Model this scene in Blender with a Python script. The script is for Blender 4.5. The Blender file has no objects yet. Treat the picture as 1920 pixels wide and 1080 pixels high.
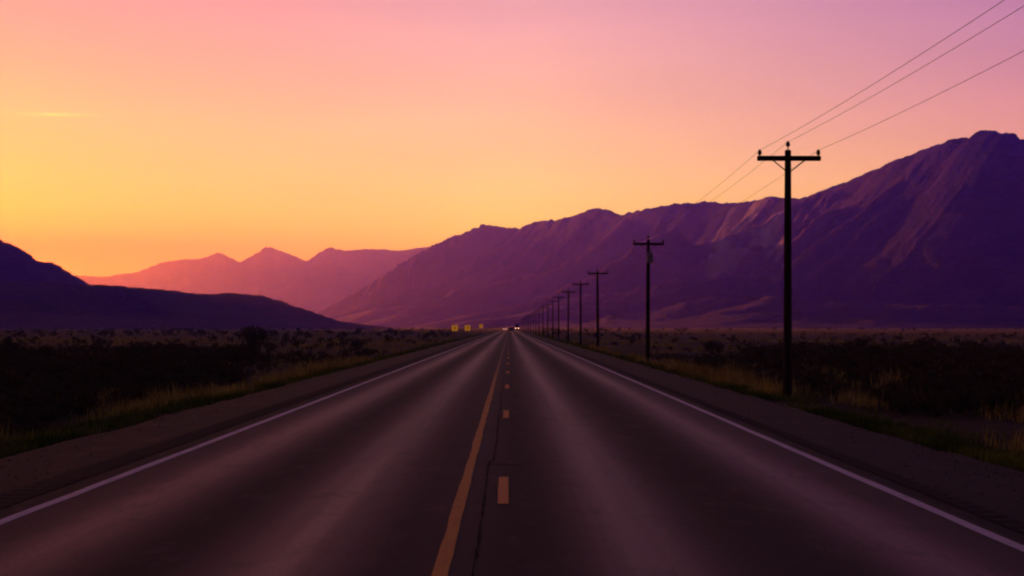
import bpy, bmesh, math, random
import numpy as np
from mathutils import Vector

R = math.radians
S = bpy.context.scene
C = S.collection

# ------------------------------------------------------------------ camera
F = 2667.0                      # focal length in photo pixels (50 mm lens, 1920 px wide)
VX, VY = 955.0, 614.0           # vanishing point of the road
H = 1.6                         # eye height
cam_d = bpy.data.cameras.new('camera')
cam = bpy.data.objects.new('camera', cam_d)
C.objects.link(cam)
cam.location = (0, 0, H)
cam.rotation_euler = (R(90), 0, 0)
cam_d.lens = 50.0
cam_d.sensor_width = 36.0
cam_d.shift_x = 5 / 1920
cam_d.shift_y = 74 / 1920
cam_d.clip_start = 0.1
cam_d.clip_end = 90000
S.camera = cam

# ------------------------------------------------------------------ exposure / render
S.view_settings.view_transform = 'Standard'
S.view_settings.look = 'None'
S.view_settings.exposure = 0.0
S.view_settings.gamma = 1.0
S.view_settings.use_curve_mapping = False
S.render.engine = 'CYCLES'
S.cycles.use_denoising = True
S.cycles.max_bounces = 5
S.cycles.diffuse_bounces = 2
S.cycles.volume_bounces = 2
S.cycles.sample_clamp_indirect = 3.0
S.cycles.filter_width = 2.2

# ------------------------------------------------------------------ sun
SUN_AZ, SUN_EL = R(-27), R(4.5)
SUN_STRENGTH = 4.6
sd = Vector((math.sin(SUN_AZ) * math.cos(SUN_EL), math.cos(SUN_AZ) * math.cos(SUN_EL), math.sin(SUN_EL)))
sun_d = bpy.data.lights.new('sun', 'SUN')
sun_d.energy = SUN_STRENGTH
sun_d.color = (1.0, 0.21, 0.0)
sun_d.angle = R(2.0)
sun = bpy.data.objects.new('sun', sun_d)
C.objects.link(sun)
sun.rotation_euler = (-sd).to_track_quat('-Z', 'Y').to_euler()

# ------------------------------------------------------------------ sky


def lin(r, g, b, k=1.0):
    f = lambda c: (c / 255 / 12.92 if c <= 10.3 else ((c / 255 + 0.055) / 1.055) ** 2.4) * k
    return (f(r), f(g), f(b), 1.0)


W = bpy.data.worlds.new('World')
S.world = W
W.use_nodes = True
nt = W.node_tree
nt.nodes.clear()
N, L = nt.nodes, nt.links


def mth(op, a, b=None, c=None):
    n = N.new('ShaderNodeMath')
    n.operation = op
    for i, v in enumerate((a, b, c)):
        if v is None:
            continue
        if isinstance(v, (int, float)):
            n.inputs[i].default_value = v
        else:
            L.new(v, n.inputs[i])
    return n.outputs[0]


def mrange(v, a, b, smooth=True):
    n = N.new('ShaderNodeMapRange')
    n.interpolation_type = 'SMOOTHSTEP' if smooth else 'LINEAR'
    n.inputs['From Min'].default_value = a
    n.inputs['From Max'].default_value = b
    L.new(v, n.inputs['Value'])
    return n.outputs['Result']


tc = N.new('ShaderNodeTexCoord')
sx = N.new('ShaderNodeSeparateXYZ')
L.new(tc.outputs['Generated'], sx.inputs[0])
el = mth('MULTIPLY', mth('ARCSINE', sx.outputs['Z']), 180 / math.pi)
az = mth('MULTIPLY', mth('ARCTAN2', sx.outputs['X'], sx.outputs['Y']), 180 / math.pi)
elf = mth('SQRT', mth('DIVIDE', mth('MAXIMUM', el, 0.0), 90.0))


def sky_ramp(stops, k=1.0):
    n = N.new('ShaderNodeValToRGB')
    cr = n.color_ramp
    cr.interpolation = 'B_SPLINE' if False else 'LINEAR'
    while len(cr.elements) > 1:
        cr.elements.remove(cr.elements[-1])
    for i, (e, c) in enumerate(stops):
        p = math.sqrt(e / 90)
        el_ = cr.elements[0] if i == 0 else cr.elements.new(p)
        el_.position = p
        el_.color = lin(*c, k)
    L.new(elf, n.inputs[0])
    return n.outputs[0]


TOP = [(26, (78, 55, 98)), (50, (40, 32, 66)), (90, (24, 22, 46))]
left = sky_ramp([(0, (225, 40, 0)), (2.0, (228, 20, 0)), (2.6, (236, 28, 0)), (3.2, (245, 62, 0)), (3.9, (255, 130, 40)), (4.7, (255, 160, 100)), (5.9, (255, 174, 140)),
                 (8.2, (255, 176, 168)), (11.7, (248, 156, 180)), (14, (228, 140, 178))] + TOP, 1.0)
mid = sky_ramp([(0, (255, 150, 90)), (2.4, (255, 160, 120)), (3.95, (255, 186, 172)), (5.7, (255, 194, 198)),
                (8.2, (252, 182, 200)), (11.7, (238, 165, 208)), (14, (215, 148, 200))] + TOP, 1.06)
right = sky_ramp([(0, (232, 138, 135)), (3.9, (232, 150, 165)), (5.7, (230, 148, 180)),
                  (8.2, (212, 134, 190)), (11.7, (182, 118, 190)), (14, (154, 102, 178))] + TOP, 1.12)
back = sky_ramp([(0, (105, 68, 92)), (6, (125, 78, 102)), (12, (95, 62, 96)), (26, (44, 36, 72)), (50, (32, 28, 60)), (90, (24, 22, 46))])


def mix(f, a, b):
    n = N.new('ShaderNodeMix')
    n.data_type = 'RGBA'
    n.clamp_factor = True
    L.new(f, n.inputs['Factor'])
    L.new(a, n.inputs['A'])
    L.new(b, n.inputs['B'])
    return n.outputs['Result']


sky = mix(mrange(az, -20, -1, False), left, mid)
sky = mix(mrange(az, 1, 21, False), sky, right)
sky = mix(mrange(mth('ABSOLUTE', mth('ADD', az, 12.0)), 38, 115), sky, back)
# a thin wisp of cirrus, low in the west
wx = mth('SUBTRACT', az, -17.6)
wy = mth('SUBTRACT', mth('SUBTRACT', el, 8.12), mth('MULTIPLY', wx, 0.03))
wisp = mth('MULTIPLY', mth('EXPONENT', mth('MULTIPLY', mth('POWER', mth('ABSOLUTE', wx), 2.0), -0.7)),
           mth('EXPONENT', mth('MULTIPLY', mth('POWER', mth('ABSOLUTE', wy), 2.0), -180.0)))
wn = N.new('ShaderNodeTexNoise')
wn.inputs['Scale'].default_value = 60
L.new(tc.outputs['Generated'], wn.inputs['Vector'])
wisp = mth('MULTIPLY', wisp, mth('MULTIPLY', wn.outputs[0], 1.0))
wc = N.new('ShaderNodeRGB')
wc.outputs[0].default_value = (1.0, 0.72, 0.42, 1)
sky = mix(wisp, sky, wc.outputs[0])
vm = N.new('ShaderNodeMapping')
vm.inputs['Scale'].default_value = (2.2, 2.2, 16.0)
vm.inputs['Rotation'].default_value = (0.05, 0.03, 0.4)
L.new(tc.outputs['Generated'], vm.inputs['Vector'])
vn = N.new('ShaderNodeTexNoise')
vn.inputs['Scale'].default_value = 1.6
vn.inputs['Detail'].default_value = 5
L.new(vm.outputs[0], vn.inputs['Vector'])
vs_ = N.new('ShaderNodeVectorMath')
vs_.operation = 'SCALE'
L.new(sky, vs_.inputs[0])
L.new(mth('ADD', 0.90, mth('MULTIPLY', vn.outputs[0], 0.20)), vs_.inputs['Scale'])
sky = vs_.outputs[0]
nis = N.new('ShaderNodeTexSky')
nis.sky_type = 'NISHITA'
nis.sun_disc = False
nis.sun_elevation = SUN_EL
nis.sun_rotation = SUN_AZ % (2 * math.pi)
bg1 = N.new('ShaderNodeBackground')
bg2 = N.new('ShaderNodeBackground')
L.new(nis.outputs[0], bg1.inputs[0])
bg1.inputs[1].default_value = 0.05 * 0.08
L.new(sky, bg2.inputs[0])
bg2.inputs[1].default_value = 1.0
add = N.new('ShaderNodeAddShader')
L.new(bg1.outputs[0], add.inputs[0])
L.new(bg2.outputs[0], add.inputs[1])
out = N.new('ShaderNodeOutputWorld')
L.new(add.outputs[0], out.inputs[0])
W.cycles.sampling_method = 'MANUAL'
W.cycles.sample_map_resolution = 1024

# ------------------------------------------------------------------ helpers
rng = np.random.default_rng(7)
random.seed(7)


def hash2(ix, iy, seed):
    h = (ix.astype(np.int64) * 374761393 + iy.astype(np.int64) * 668265263 + seed * 1442695041) & 0xFFFFFFFF
    h = ((h ^ (h >> 13)) * 1274126177) & 0xFFFFFFFF
    h = (h ^ (h >> 16)) & 0xFFFFFFFF
    return h / 4294967295.0


def vnoise(x, y, seed=0):
    x, y = np.broadcast_arrays(np.asarray(x, float), np.asarray(y, float))
    ix, iy = np.floor(x), np.floor(y)
    fx, fy = x - ix, y - iy
    u = fx * fx * fx * (fx * (fx * 6 - 15) + 10)
    v = fy * fy * fy * (fy * (fy * 6 - 15) + 10)
    a, b = hash2(ix, iy, seed), hash2(ix + 1, iy, seed)
    c, d = hash2(ix, iy + 1, seed), hash2(ix + 1, iy + 1, seed)
    return (a * (1 - u) + b * u) * (1 - v) + (c * (1 - u) + d * u) * v      # 0..1


def fbm(x, y, seed=0, octaves=5, gain=0.5):
    s, a, t = 0, 1.0, 0
    for k in range(octaves):
        s = s + a * (vnoise(x * 2 ** k, y * 2 ** k, seed + k) * 2 - 1)
        t += a
        a *= gain
    return s / t


def ridged(x, y, seed=0, octaves=4, gain=0.5):
    s, a, t = 0, 1.0, 0
    for k in range(octaves):
        n = 1 - np.abs(vnoise(x * 2 ** k, y * 2 ** k, seed + k) * 2 - 1)
        s = s + a * n * n
        t += a
        a *= gain
    return s / t


def tag(o, label=None, cat=None, group=None, kind=None):
    if label: o['label'] = label
    if cat: o['category'] = cat
    if group: o['group'] = group
    if kind: o['kind'] = kind
    return o


def empty(name, loc, label, cat, group=None, rz=0.0):
    o = bpy.data.objects.new(name, None)
    C.objects.link(o)
    o.location = loc
    o.rotation_euler = (0, 0, rz)
    o.empty_display_size = 0.3
    return tag(o, label, cat, group)


def np_obj(name, verts, faces, mat, parent=None, smooth=False, attrs=None):
    """verts (n,3) array, faces (m,k) array of one k"""
    me = bpy.data.meshes.new(name)
    verts = np.asarray(verts, np.float32)
    faces = np.asarray(faces, np.int32)
    m, k = faces.shape
    me.vertices.add(len(verts))
    me.vertices.foreach_set('co', verts.ravel())
    me.loops.add(m * k)
    me.loops.foreach_set('vertex_index', faces.ravel())
    me.polygons.add(m)
    me.polygons.foreach_set('loop_start', np.arange(0, m * k, k, dtype=np.int32))
    me.polygons.foreach_set('loop_total', np.full(m, k, np.int32))
    me.polygons.foreach_set('use_smooth', np.full(m, bool(smooth)))
    for an, av in (attrs or {}).items():
        at = me.attributes.new(an, 'FLOAT', 'POINT')
        at.data.foreach_set('value', np.asarray(av, np.float32))
    me.update(calc_edges=True)
    me.validate()
    if mat: me.materials.append(mat)
    o = bpy.data.objects.new(name, me)
    C.objects.link(o)
    o.parent = parent
    return o


class MB:
    """collects simple solids into one mesh"""

    def __init__(self):
        self.v, self.f = [], []

    def add(self, vs, fs):
        b = len(self.v)
        self.v += [tuple(v) for v in vs]
        self.f += [tuple(b + i for i in f) for f in fs]
        return self

    def box(self, x0, x1, y0, y1, z0, z1):
        vs = [(x, y, z) for z in (z0, z1) for y in (y0, y1) for x in (x0, x1)]
        return self.add(vs, [(0, 2, 3, 1), (4, 5, 7, 6), (0, 1, 5, 4), (2, 6, 7, 3), (0, 4, 6, 2), (1, 3, 7, 5)])

    def lathe(self, prof, n=14, cx=0, cy=0, rng_=None, wob=0.0):
        vs = []
        for (r, z) in prof:
            for i in range(n):
                a = 2 * math.pi * i / n
                k = r * (1 + (random.uniform(-wob, wob) if wob else 0))
                vs.append((cx + k * math.cos(a), cy + k * math.sin(a), z))
        fs = [(j * n + i, j * n + (i + 1) % n, (j + 1) * n + (i + 1) % n, (j + 1) * n + i)
              for j in range(len(prof) - 1) for i in range(n)]
        fs.append(tuple(range(n - 1, -1, -1)))
        fs.append(tuple((len(prof) - 1) * n + i for i in range(n)))
        return self.add(vs, fs)

    def tube(self, pts, r, n=8):
        pts = [Vector(p) for p in pts]
        rs = r if isinstance(r, (list, tuple)) else [r] * len(pts)
        vs = []
        for i, p in enumerate(pts):
            d = (pts[min(i + 1, len(pts) - 1)] - pts[max(i - 1, 0)]).normalized()
            up = Vector((0, 0, 1)) if abs(d.z) < 0.9 else Vector((1, 0, 0))
            a = d.cross(up).normalized()
            b = a.cross(d)
            for k in range(n):
                t = 2 * math.pi * k / n
                vs.append(p + (a * math.cos(t) + b * math.sin(t)) * rs[i])
        fs = [(j * n + k, j * n + (k + 1) % n, (j + 1) * n + (k + 1) % n, (j + 1) * n + k)
              for j in range(len(pts) - 1) for k in range(n)]
        fs.append(tuple(range(n - 1, -1, -1)))
        fs.append(tuple((len(pts) - 1) * n + k for k in range(n)))
        return self.add(vs, fs)

    def prism(self, prof, x0, x1):
        """prof: closed outline of (y, z), extruded along x"""
        n = len(prof)
        vs = [(x0, y, z) for y, z in prof] + [(x1, y, z) for y, z in prof]
        fs = [(i, (i + 1) % n, n + (i + 1) % n, n + i) for i in range(n)]
        fs += [tuple(range(n - 1, -1, -1)), tuple(range(n, 2 * n))]
        return self.add(vs, fs)

    def build(self, name, mat, parent=None, bevel=0.0, smooth=False):
        me = bpy.data.meshes.new(name)
        me.from_pydata(self.v, [], self.f)
        bm = bmesh.new()
        bm.from_mesh(me)
        bmesh.ops.recalc_face_normals(bm, faces=bm.faces)
        if bevel:
            bmesh.ops.bevel(bm, geom=list(bm.edges), offset=bevel, segments=2, affect='EDGES', clamp_overlap=True)
        bm.to_mesh(me)
        bm.free()
        if smooth:
            me.polygons.foreach_set('use_smooth', np.ones(len(me.polygons), bool))
        me.materials.append(mat)
        o = bpy.data.objects.new(name, me)
        C.objects.link(o)
        o.parent = parent
        return o


def material(name, col=(0.1, 0.1, 0.1), rough=0.8, spec=0.3, metal=0.0, emit=None, estr=0.0):
    m = bpy.data.materials.new(name)
    m.use_nodes = True
    b = m.node_tree.nodes['Principled BSDF']
    b.inputs['Base Color'].default_value = (*col, 1)
    b.inputs['Roughness'].default_value = rough
    b.inputs['Specular IOR Level'].default_value = spec
    b.inputs['Metallic'].default_value = metal
    if emit:
        b.inputs['Emission Color'].default_value = (*emit, 1)
        b.inputs['Emission Strength'].default_value = estr
    return m


class MN:
    """small node-graph helper"""

    def __init__(self, m):
        self.t = m.node_tree
        self.b = m.node_tree.nodes['Principled BSDF']

    def new(self, k, **kw):
        n = self.t.nodes.new(k)
        for a, v in kw.items():
            setattr(n, a, v)
        return n

    def link(self, a, b):
        self.t.links.new(a, b)

    def val(self, sock, v):
        if isinstance(v, (int, float)):
            sock.default_value = v
        elif isinstance(v, tuple):
            sock.default_value = (*v, 1) if len(v) == 3 else v
        else:
            self.link(v, sock)

    def math(self, op, a, b=0.0, c=0.0):
        n = self.new('ShaderNodeMath', operation=op)
        for i, v in enumerate((a, b, c)):
            self.val(n.inputs[i], v)
        return n.outputs[0]

    def rng(self, v, a, b, c=0.0, d=1.0, smooth=True):
        n = self.new('ShaderNodeMapRange')
        n.interpolation_type = 'SMOOTHSTEP' if smooth else 'LINEAR'
        self.val(n.inputs['Value'], v)
        for k, x in zip(('From Min', 'From Max', 'To Min', 'To Max'), (a, b, c, d)):
            n.inputs[k].default_value = x
        return n.outputs['Result']

    def mix(self, f, a, b):
        n = self.new('ShaderNodeMix', data_type='RGBA')
        self.val(n.inputs['Factor'], f)
        self.val(n.inputs['A'], a)
        self.val(n.inputs['B'], b)
        return n.outputs['Result']

    def pos(self, scale=(1, 1, 1)):
        g = self.new('ShaderNodeNewGeometry')
        mp = self.new('ShaderNodeMapping')
        mp.inputs['Scale'].default_value = scale
        mp.inputs['Rotation'].default_value = (0.5, 0.35, 0.8)
        mp.inputs['Location'].default_value = (3.3, 7.7, 1.9)
        self.link(g.outputs['Position'], mp.inputs['Vector'])
        return mp.outputs[0]

    def noise(self, vec, scale, detail=4, rough=0.55):
        n = self.new('ShaderNodeTexNoise')
        self.link(vec, n.inputs['Vector'])
        n.inputs['Scale'].default_value = scale
        n.inputs['Detail'].default_value = detail
        n.inputs['Roughness'].default_value = rough
        return n.outputs[0]

    def bump(self, h, dist, strength=1.0):
        n = self.new('ShaderNodeBump')
        n.inputs['Distance'].default_value = dist
        n.inputs['Strength'].default_value = strength
        self.link(h, n.inputs['Height'])
        self.link(n.outputs[0], self.b.inputs['Normal'])

    def color(self, c):
        self.val(self.b.inputs['Base Color'], c)

    def rough(self, c):
        self.val(self.b.inputs['Roughness'], c)


# ------------------------------------------------------------------ ground
RL, RR = -6.2, 5.62            # asphalt edges


def ground_z(x, y):
    x, y = np.broadcast_arrays(np.asarray(x, float), np.asarray(y, float))
    d = np.maximum(np.maximum(x - RR, RL - x), 0)          # distance outside the asphalt
    z = -0.06 - 0.30 * np.clip(d / 3.0, 0, 1) ** 1.5 * (3 - 2 * np.clip(d / 3.0, 0, 1)) * 0.9
    z = z + np.clip(d / 5, 0, 1) * (0.16 * fbm(x / 9, y / 9, 3, 4) + 0.05 * fbm(x / 1.3, y / 1.3, 5, 3))
    z = z + np.clip((d - 40) / 150, 0, 1) * 0.5 * fbm(x / 140, y / 140, 9, 3)
    z = z + 0.03 * np.clip(d / 0.3, 0, 1) * fbm(x / 0.5, y / 0.5, 6, 2) * np.clip(1.5 - d / 8, 0, 1)
    return z


def axis_lines():
    xs = list(np.arange(-16, 16.01, 0.35))
    step, x = 0.35, 16
    while x < 27000:
        step *= 1.09
        x += step
        xs += [x, -x]
    ys = [-30.0]
    step = 0.35
    y = -30
    while y < 29500:
        step = 0.35 if y < 14 else max(0.35, (y) * 0.022)
        y += step
        ys.append(y)
    return np.array(sorted(xs)), np.array(ys)


xs, ys = axis_lines()
GX, GY = np.meshgrid(xs, ys)
GZ = ground_z(GX, GY)
nx, ny = len(xs), len(ys)
idx = np.arange(nx * ny).reshape(ny, nx)
quads = np.stack([idx[:-1, :-1], idx[:-1, 1:], idx[1:, 1:], idx[1:, :-1]], -1).reshape(-1, 4)

m_ground = material('desert_soil', rough=0.95, spec=0.1)
g = MN(m_ground)
p = g.pos()
big = g.noise(p, 0.035, 5, 0.6)
med = g.noise(p, 0.5, 6, 0.65)
fine = g.noise(p, 9.0, 4, 0.7)
stretch = g.noise(g.pos((0.12, 0.02, 1)), 1.0, 4, 0.6)
soil = g.mix(g.rng(med, 0.35, 0.65), (0.016, 0.011, 0.006), (0.040, 0.028, 0.012))
soilf = g.mix(g.rng(stretch, 0.35, 0.65), (0.022, 0.014, 0.007), (0.050, 0.030, 0.014))
soil = g.mix(g.rng(big, 0.50, 0.62), soil, (0.050, 0.034, 0.014))
soil = g.mix(g.rng(stretch, 0.55, 0.70), soil, (0.028, 0.022, 0.010))
soil = g.mix(g.math('MULTIPLY', fine, 0.5), soil, (0.018, 0.012, 0.008))
sg = g.new('ShaderNodeSeparateXYZ')
gg = g.new('ShaderNodeNewGeometry')
g.link(gg.outputs['Position'], sg.inputs[0])
fy = g.rng(g.math('ADD', sg.outputs['Y'], g.math('MULTIPLY', big, 60.0)), 120, 165)
soil = g.mix(fy, soil, soilf)
g.color(soil)
g.bump(g.math('ADD', med, g.math('MULTIPLY', fine, 0.3)), 0.15)
ground = np_obj('ground', np.stack([GX, GY, GZ], -1).reshape(-1, 3), quads, m_ground, smooth=True)
tag(ground, 'dark desert plain of soil and dry grass', 'ground', kind='structure')

# ------------------------------------------------------------------ road
road = empty('road', (0, 0, 0), 'straight two lane asphalt highway running to the horizon', 'road')
road['kind'] = 'structure'


def strip(x0, x1, y0, y1, z, ylist=None, wob=0.0, seed=0):
    ys_ = ylist if ylist is not None else np.array([y0, y1])
    a = np.stack([np.full_like(ys_, x0), ys_, np.full_like(ys_, z)], -1)
    b = np.stack([np.full_like(ys_, x1), ys_, np.full_like(ys_, z)], -1)
    if wob:
        a[:, 0] += wob * fbm(ys_ / 1.1, ys_ * 0 + seed, 31, 3)
        b[:, 0] += wob * fbm(ys_ / 1.1, ys_ * 0 + seed + 9, 37, 3)
    v = np.concatenate([a, b])
    n = len(ys_)
    f = np.stack([np.arange(n - 1), np.arange(n - 1) + n, np.arange(n - 1) + n + 1, np.arange(n - 1) + 1], -1)
    return v, f


def ylines(y0, y1, s=0.4):
    o, y = [y0], y0
    while y < y1:
        y += max(s, y * 0.01)
        o.append(min(y, y1))
    return np.array(o, float)


ROAD_END = 9000.0
m_asph = material('asphalt', rough=0.9, spec=0.34)
a = MN(m_asph)
geo = a.new('ShaderNodeNewGeometry')
sp = a.new('ShaderNodeSeparateXYZ')
a.link(geo.outputs['Position'], sp.inputs[0])
X = sp.outputs['X']
wn_ = a.noise(a.pos((0.5, 0.006, 1)), 1.0, 4, 0.6)
Xw = a.math('ADD', X, a.math('MULTIPLY', a.math('SUBTRACT', wn_, 0.5), 0.35))


def gauss(c, w):
    d = a.math('DIVIDE', a.math('SUBTRACT', Xw, c), w)
    return a.math('EXPONENT', a.math('MULTIPLY', a.math('MULTIPLY', d, d), -1.0))


def summ(*vs):
    s = vs[0]
    for v in vs[1:]:
        s = a.math('ADD', s, v)
    return s


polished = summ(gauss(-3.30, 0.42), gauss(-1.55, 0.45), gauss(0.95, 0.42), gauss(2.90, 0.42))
oil = summ(gauss(-2.48, 0.42), gauss(1.95, 0.50), gauss(0.05, 0.34), a.math('MULTIPLY', gauss(-0.75, 0.3), 0.6))
lane = a.math('MULTIPLY', a.rng(X, -4.3, -4.1), a.rng(X, 3.9, 3.7))
streak = a.noise(a.pos((2.6, 0.03, 1)), 1.0, 5, 0.6)
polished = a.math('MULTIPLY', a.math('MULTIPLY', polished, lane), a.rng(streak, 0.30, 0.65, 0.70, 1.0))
grit = a.noise(a.pos(), 24.0, 6, 0.9)
blot = a.noise(a.pos((0.9, 0.02, 1)), 1.0, 5, 0.6)
base = a.mix(a.rng(blot, 0.3, 0.7), (0.042, 0.025, 0.027), (0.066, 0.039, 0.041))
base = a.mix(lane, a.mix(a.rng(blot, 0.3, 0.7), (0.010, 0.0075, 0.010), (0.019, 0.014, 0.018)), base)
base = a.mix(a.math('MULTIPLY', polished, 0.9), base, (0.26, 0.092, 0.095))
base = a.mix(a.math('MINIMUM', a.math('MULTIPLY', oil, 0.95), 1.0), base, (0.009, 0.007, 0.009))
base = a.mix(a.rng(grit, 0.48, 0.66, 0, 0.7), base, (0.008, 0.007, 0.007))
base = a.mix(a.rng(grit, 0.44, 0.30, 0, 0.5), base, (0.20, 0.14, 0.135))
mott = a.noise(a.pos((1, 0.45, 1)), 2.6, 5, 0.7)
base = a.mix(a.rng(mott, 0.50, 0.72, 0, 0.55), base, (0.012, 0.009, 0.010))
base = a.mix(a.rng(mott, 0.46, 0.28, 0, 0.30), base, (0.16, 0.09, 0.09))
drip = a.noise(a.pos(), 5.5, 3, 0.5)
base = a.mix(a.math('MULTIPLY', a.rng(drip, 0.66, 0.72, 0, 0.7), a.math('MINIMUM', a.math('ADD', oil, 0.15), 1.0)), base, (0.006, 0.005, 0.006))
a.color(base)
rg = a.math('ADD', a.math('SUBTRACT', 0.88, a.math('MULTIPLY', polished, 0.30)), a.math('MULTIPLY', oil, 0.10))
a.rough(rg)
a.link(a.math('ADD', 0.14, a.math('ADD', a.math('MULTIPLY', lane, 0.24), a.math('MULTIPLY', polished, 0.22))), a.b.inputs['Specular IOR Level'])
a.bump(grit, 0.006, 0.8)

yl = ylines(-12, ROAD_END)
v, f = strip(RL, RR, 0, 0, 0.0, yl, 0.10, 1)
# a real slab: top sheet plus skirts
n_ = len(yl)
sk = v.copy(); sk[:, 2] = -0.25
vv = np.concatenate([v, sk])
i = np.arange(n_ - 1)
ff = np.concatenate([f, np.stack([i, i + 1, i + 1 + 2 * n_, i + 2 * n_], -1), np.stack([i + n_, i + 3 * n_, i + 3 * n_ + 1, i + n_ + 1], -1)])
np_obj('pavement', vv, ff, m_asph, road)


def paint(name, col, wear=0.45, far=None):
    m = material(name, rough=0.75, spec=0.35)
    q = MN(m)
    w = q.noise(q.pos((1, 0.25, 1)), 7.0, 5, 0.7)
    gr = q.noise(q.pos(), 60.0, 2, 0.7)
    c = q.mix(q.rng(w, wear, wear + 0.3, 0, 0.6), col, tuple(x * 0.25 for x in col))
    c = q.mix(q.rng(gr, 0.5, 0.75, 0, 0.5), c, (0.05, 0.04, 0.04))
    if far:
        gq = q.new('ShaderNodeNewGeometry')
        sq = q.new('ShaderNodeSeparateXYZ')
        q.link(gq.outputs['Position'], sq.inputs[0])
        c = q.mix(q.rng(q.math('ADD', sq.outputs['Y'], q.math('MULTIPLY', w, 40.0)), far[0] + 20, far[1] + 20, 0, 0.85), c, (0.035, 0.022, 0.020))
    q.color(c)
    q.bump(gr, 0.004, 0.6)
    return m


m_white = paint('white_road_paint', (0.74, 0.65, 0.67), 0.5)
m_yellow = paint('yellow_road_paint', (0.74, 0.31, 0.004), 0.5, (22, 75))
m_dashyellow = paint('fresh_yellow_paint', (0.88, 0.34, 0.03), 0.62, (50, 150))
Z1, Z2 = 0.004, 0.008
for x in (-4.17, 3.71):
    v, f = strip(x - 0.055, x + 0.055, 0, 0, Z1, ylines(-12, 2600), 0.012, x)
    np_obj('edge_line', v, f, m_white, road)
v, f = strip(-0.50, -0.40, 0, 0, Z1, ylines(-12, 2600), 0.012, 5)
np_obj('centre_line', v, f, m_yellow, road)
yd = 12.85
for k in range(45):
    v, f = strip(-0.110, -0.006, 0, 0, Z2, np.linspace(yd, yd + 2.3, 6), 0.008, k)
    np_obj('centre_dash', v, f, m_dashyellow, road)
    yd += 12.2

m_tar = material('crack_sealer', (0.008, 0.007, 0.008), 0.95, 0.05)
# crack sealer along the centre joint
t = MB()
pts = []
yy = 4.0
xx = -0.235
path = []
while yy < 46:
    xx = -0.235 + 0.006 * math.sin(yy * 0.7) + random.uniform(-0.006, 0.006) + (0.05 if yy > 17 else 0)
    path.append((xx, yy))
    yy += 0.22
w = 0.014
vs, fs = [], []
for k, (x, y) in enumerate(path):
    ww = w * random.uniform(0.25, 1.1)
    vs += [(x - ww, y, Z1), (x + ww, y, Z1)]
fs = [(2 * k, 2 * k + 1, 2 * k + 3, 2 * k + 2) for k in range(len(path) - 1)]
np_obj('tar_seam', np.array(vs), np.array(fs), m_tar, road)
# transverse sealed cracks between the seam and the dashes
for (y, x0, x1) in ((16.6, -0.26, 0.16), (24.4, -0.20, 0.10)):
    pp = np.linspace(0, 1, 14)
    px_ = x0 + (x1 - x0) * pp
    py_ = y + 0.10 * fbm(pp * 4, pp * 0 + y, 4, 3)
    vs = np.concatenate([np.stack([px_, py_ - 0.03, pp * 0 + Z1], -1), np.stack([px_, py_ + 0.03, pp * 0 + Z1], -1)])
    k = np.arange(13)
    np_obj('tar_seam', vs, np.stack([k, k + 1, k + 15, k + 14], -1), m_tar, road)

# milled rumble strip: ridges and grooves as real relief
m_rum = material('milled_asphalt', (0.017, 0.014, 0.015), 0.95, 0.08)
q = MN(m_rum)
gr = q.noise(q.pos(), 60, 3, 0.7)
q.color(q.mix(gr, (0.008, 0.007, 0.007), (0.028, 0.023, 0.024)))


def rumble(x0, x1, y1, pitch):
    n = int((y1 - 2) / pitch)
    vs, fs = [], []
    for k in range(n):
        y = 2 + k * pitch
        zs = ((0, 0.002), (0.30, 0.011), (0.55, 0.011), (0.85, 0.002), (1.0, 0.002))
        b = len(vs)
        for (tt, z) in zs:
            vs += [(x0, y + tt * pitch, z), (x1, y + tt * pitch, z)]
        fs += [(b + 2 * j, b + 2 * j + 1, b + 2 * j + 3, b + 2 * j + 2) for j in range(4)]
    return np.array(vs), np.array(fs)


v, f = rumble(-4.86, -4.48, 900, 0.32)
np_obj('rumble_strip', v, f, m_rum, road, smooth=True)
v, f = rumble(3.98, 4.20, 700, 0.32)
np_obj('rumble_strip', v, f, m_rum, road, smooth=True)

# pale dirt track joining the highway far ahead, and a second one parallel to the fields
m_dirt = material('pale_dirt', rough=0.95, spec=0.1)
q = MN(m_dirt)
q.color(q.mix(q.noise(q.pos(), 0.6, 5, 0.6), (0.28, 0.17, 0.07), (0.55, 0.36, 0.15)))


def dirt(name, pts, w, z=0.05, label=''):
    vs, n = [], len(pts)
    for k, (x, y) in enumerate(pts):
        a_, b_ = pts[max(k - 1, 0)], pts[min(k + 1, n - 1)]
        d = Vector((b_[0] - a_[0], b_[1] - a_[1])).normalized()
        ww = w * (1 + 0.25 * math.sin(k * 1.3))
        for s in (-1, 1):
            X_, Y_ = x - d.y * ww * s, y + d.x * ww * s
            vs.append((X_, Y_, float(ground_z(X_, Y_)) + z))
    fs = [(2 * k, 2 * k + 2, 2 * k + 3, 2 * k + 1) for k in range(n - 1)]
    o = np_obj(name, np.array(vs), np.array(fs), m_dirt, smooth=True)
    return tag(o, label, 'track', kind='structure')


dirt('dirt_track', [(5.75 + 1.2 * k, 196 + 0.05 * k + 1.0 * math.sin(k * 0.35)) for k in range(90)], 2.4,
     label='pale dirt track joining the highway and crossing the plain')

# ------------------------------------------------------------------ mountains


def px2(xp, yp, Y):
    """photo pixel at depth Y -> x, height"""
    return ((xp - VX) / F * Y, (VY - yp) / F * Y + H)


def crest_line(pts, step=60.0):
    P = np.array([(px2(x, y, Y)[0], Y, px2(x, y, Y)[1]) for x, y, Y in pts])
    d = np.concatenate([[0], np.cumsum(np.hypot(np.diff(P[:, 0]), np.diff(P[:, 1])))])
    s = np.arange(0, d[-1], step)
    return np.stack([np.interp(s, d, P[:, k]) for k in range(3)], -1), s


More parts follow.
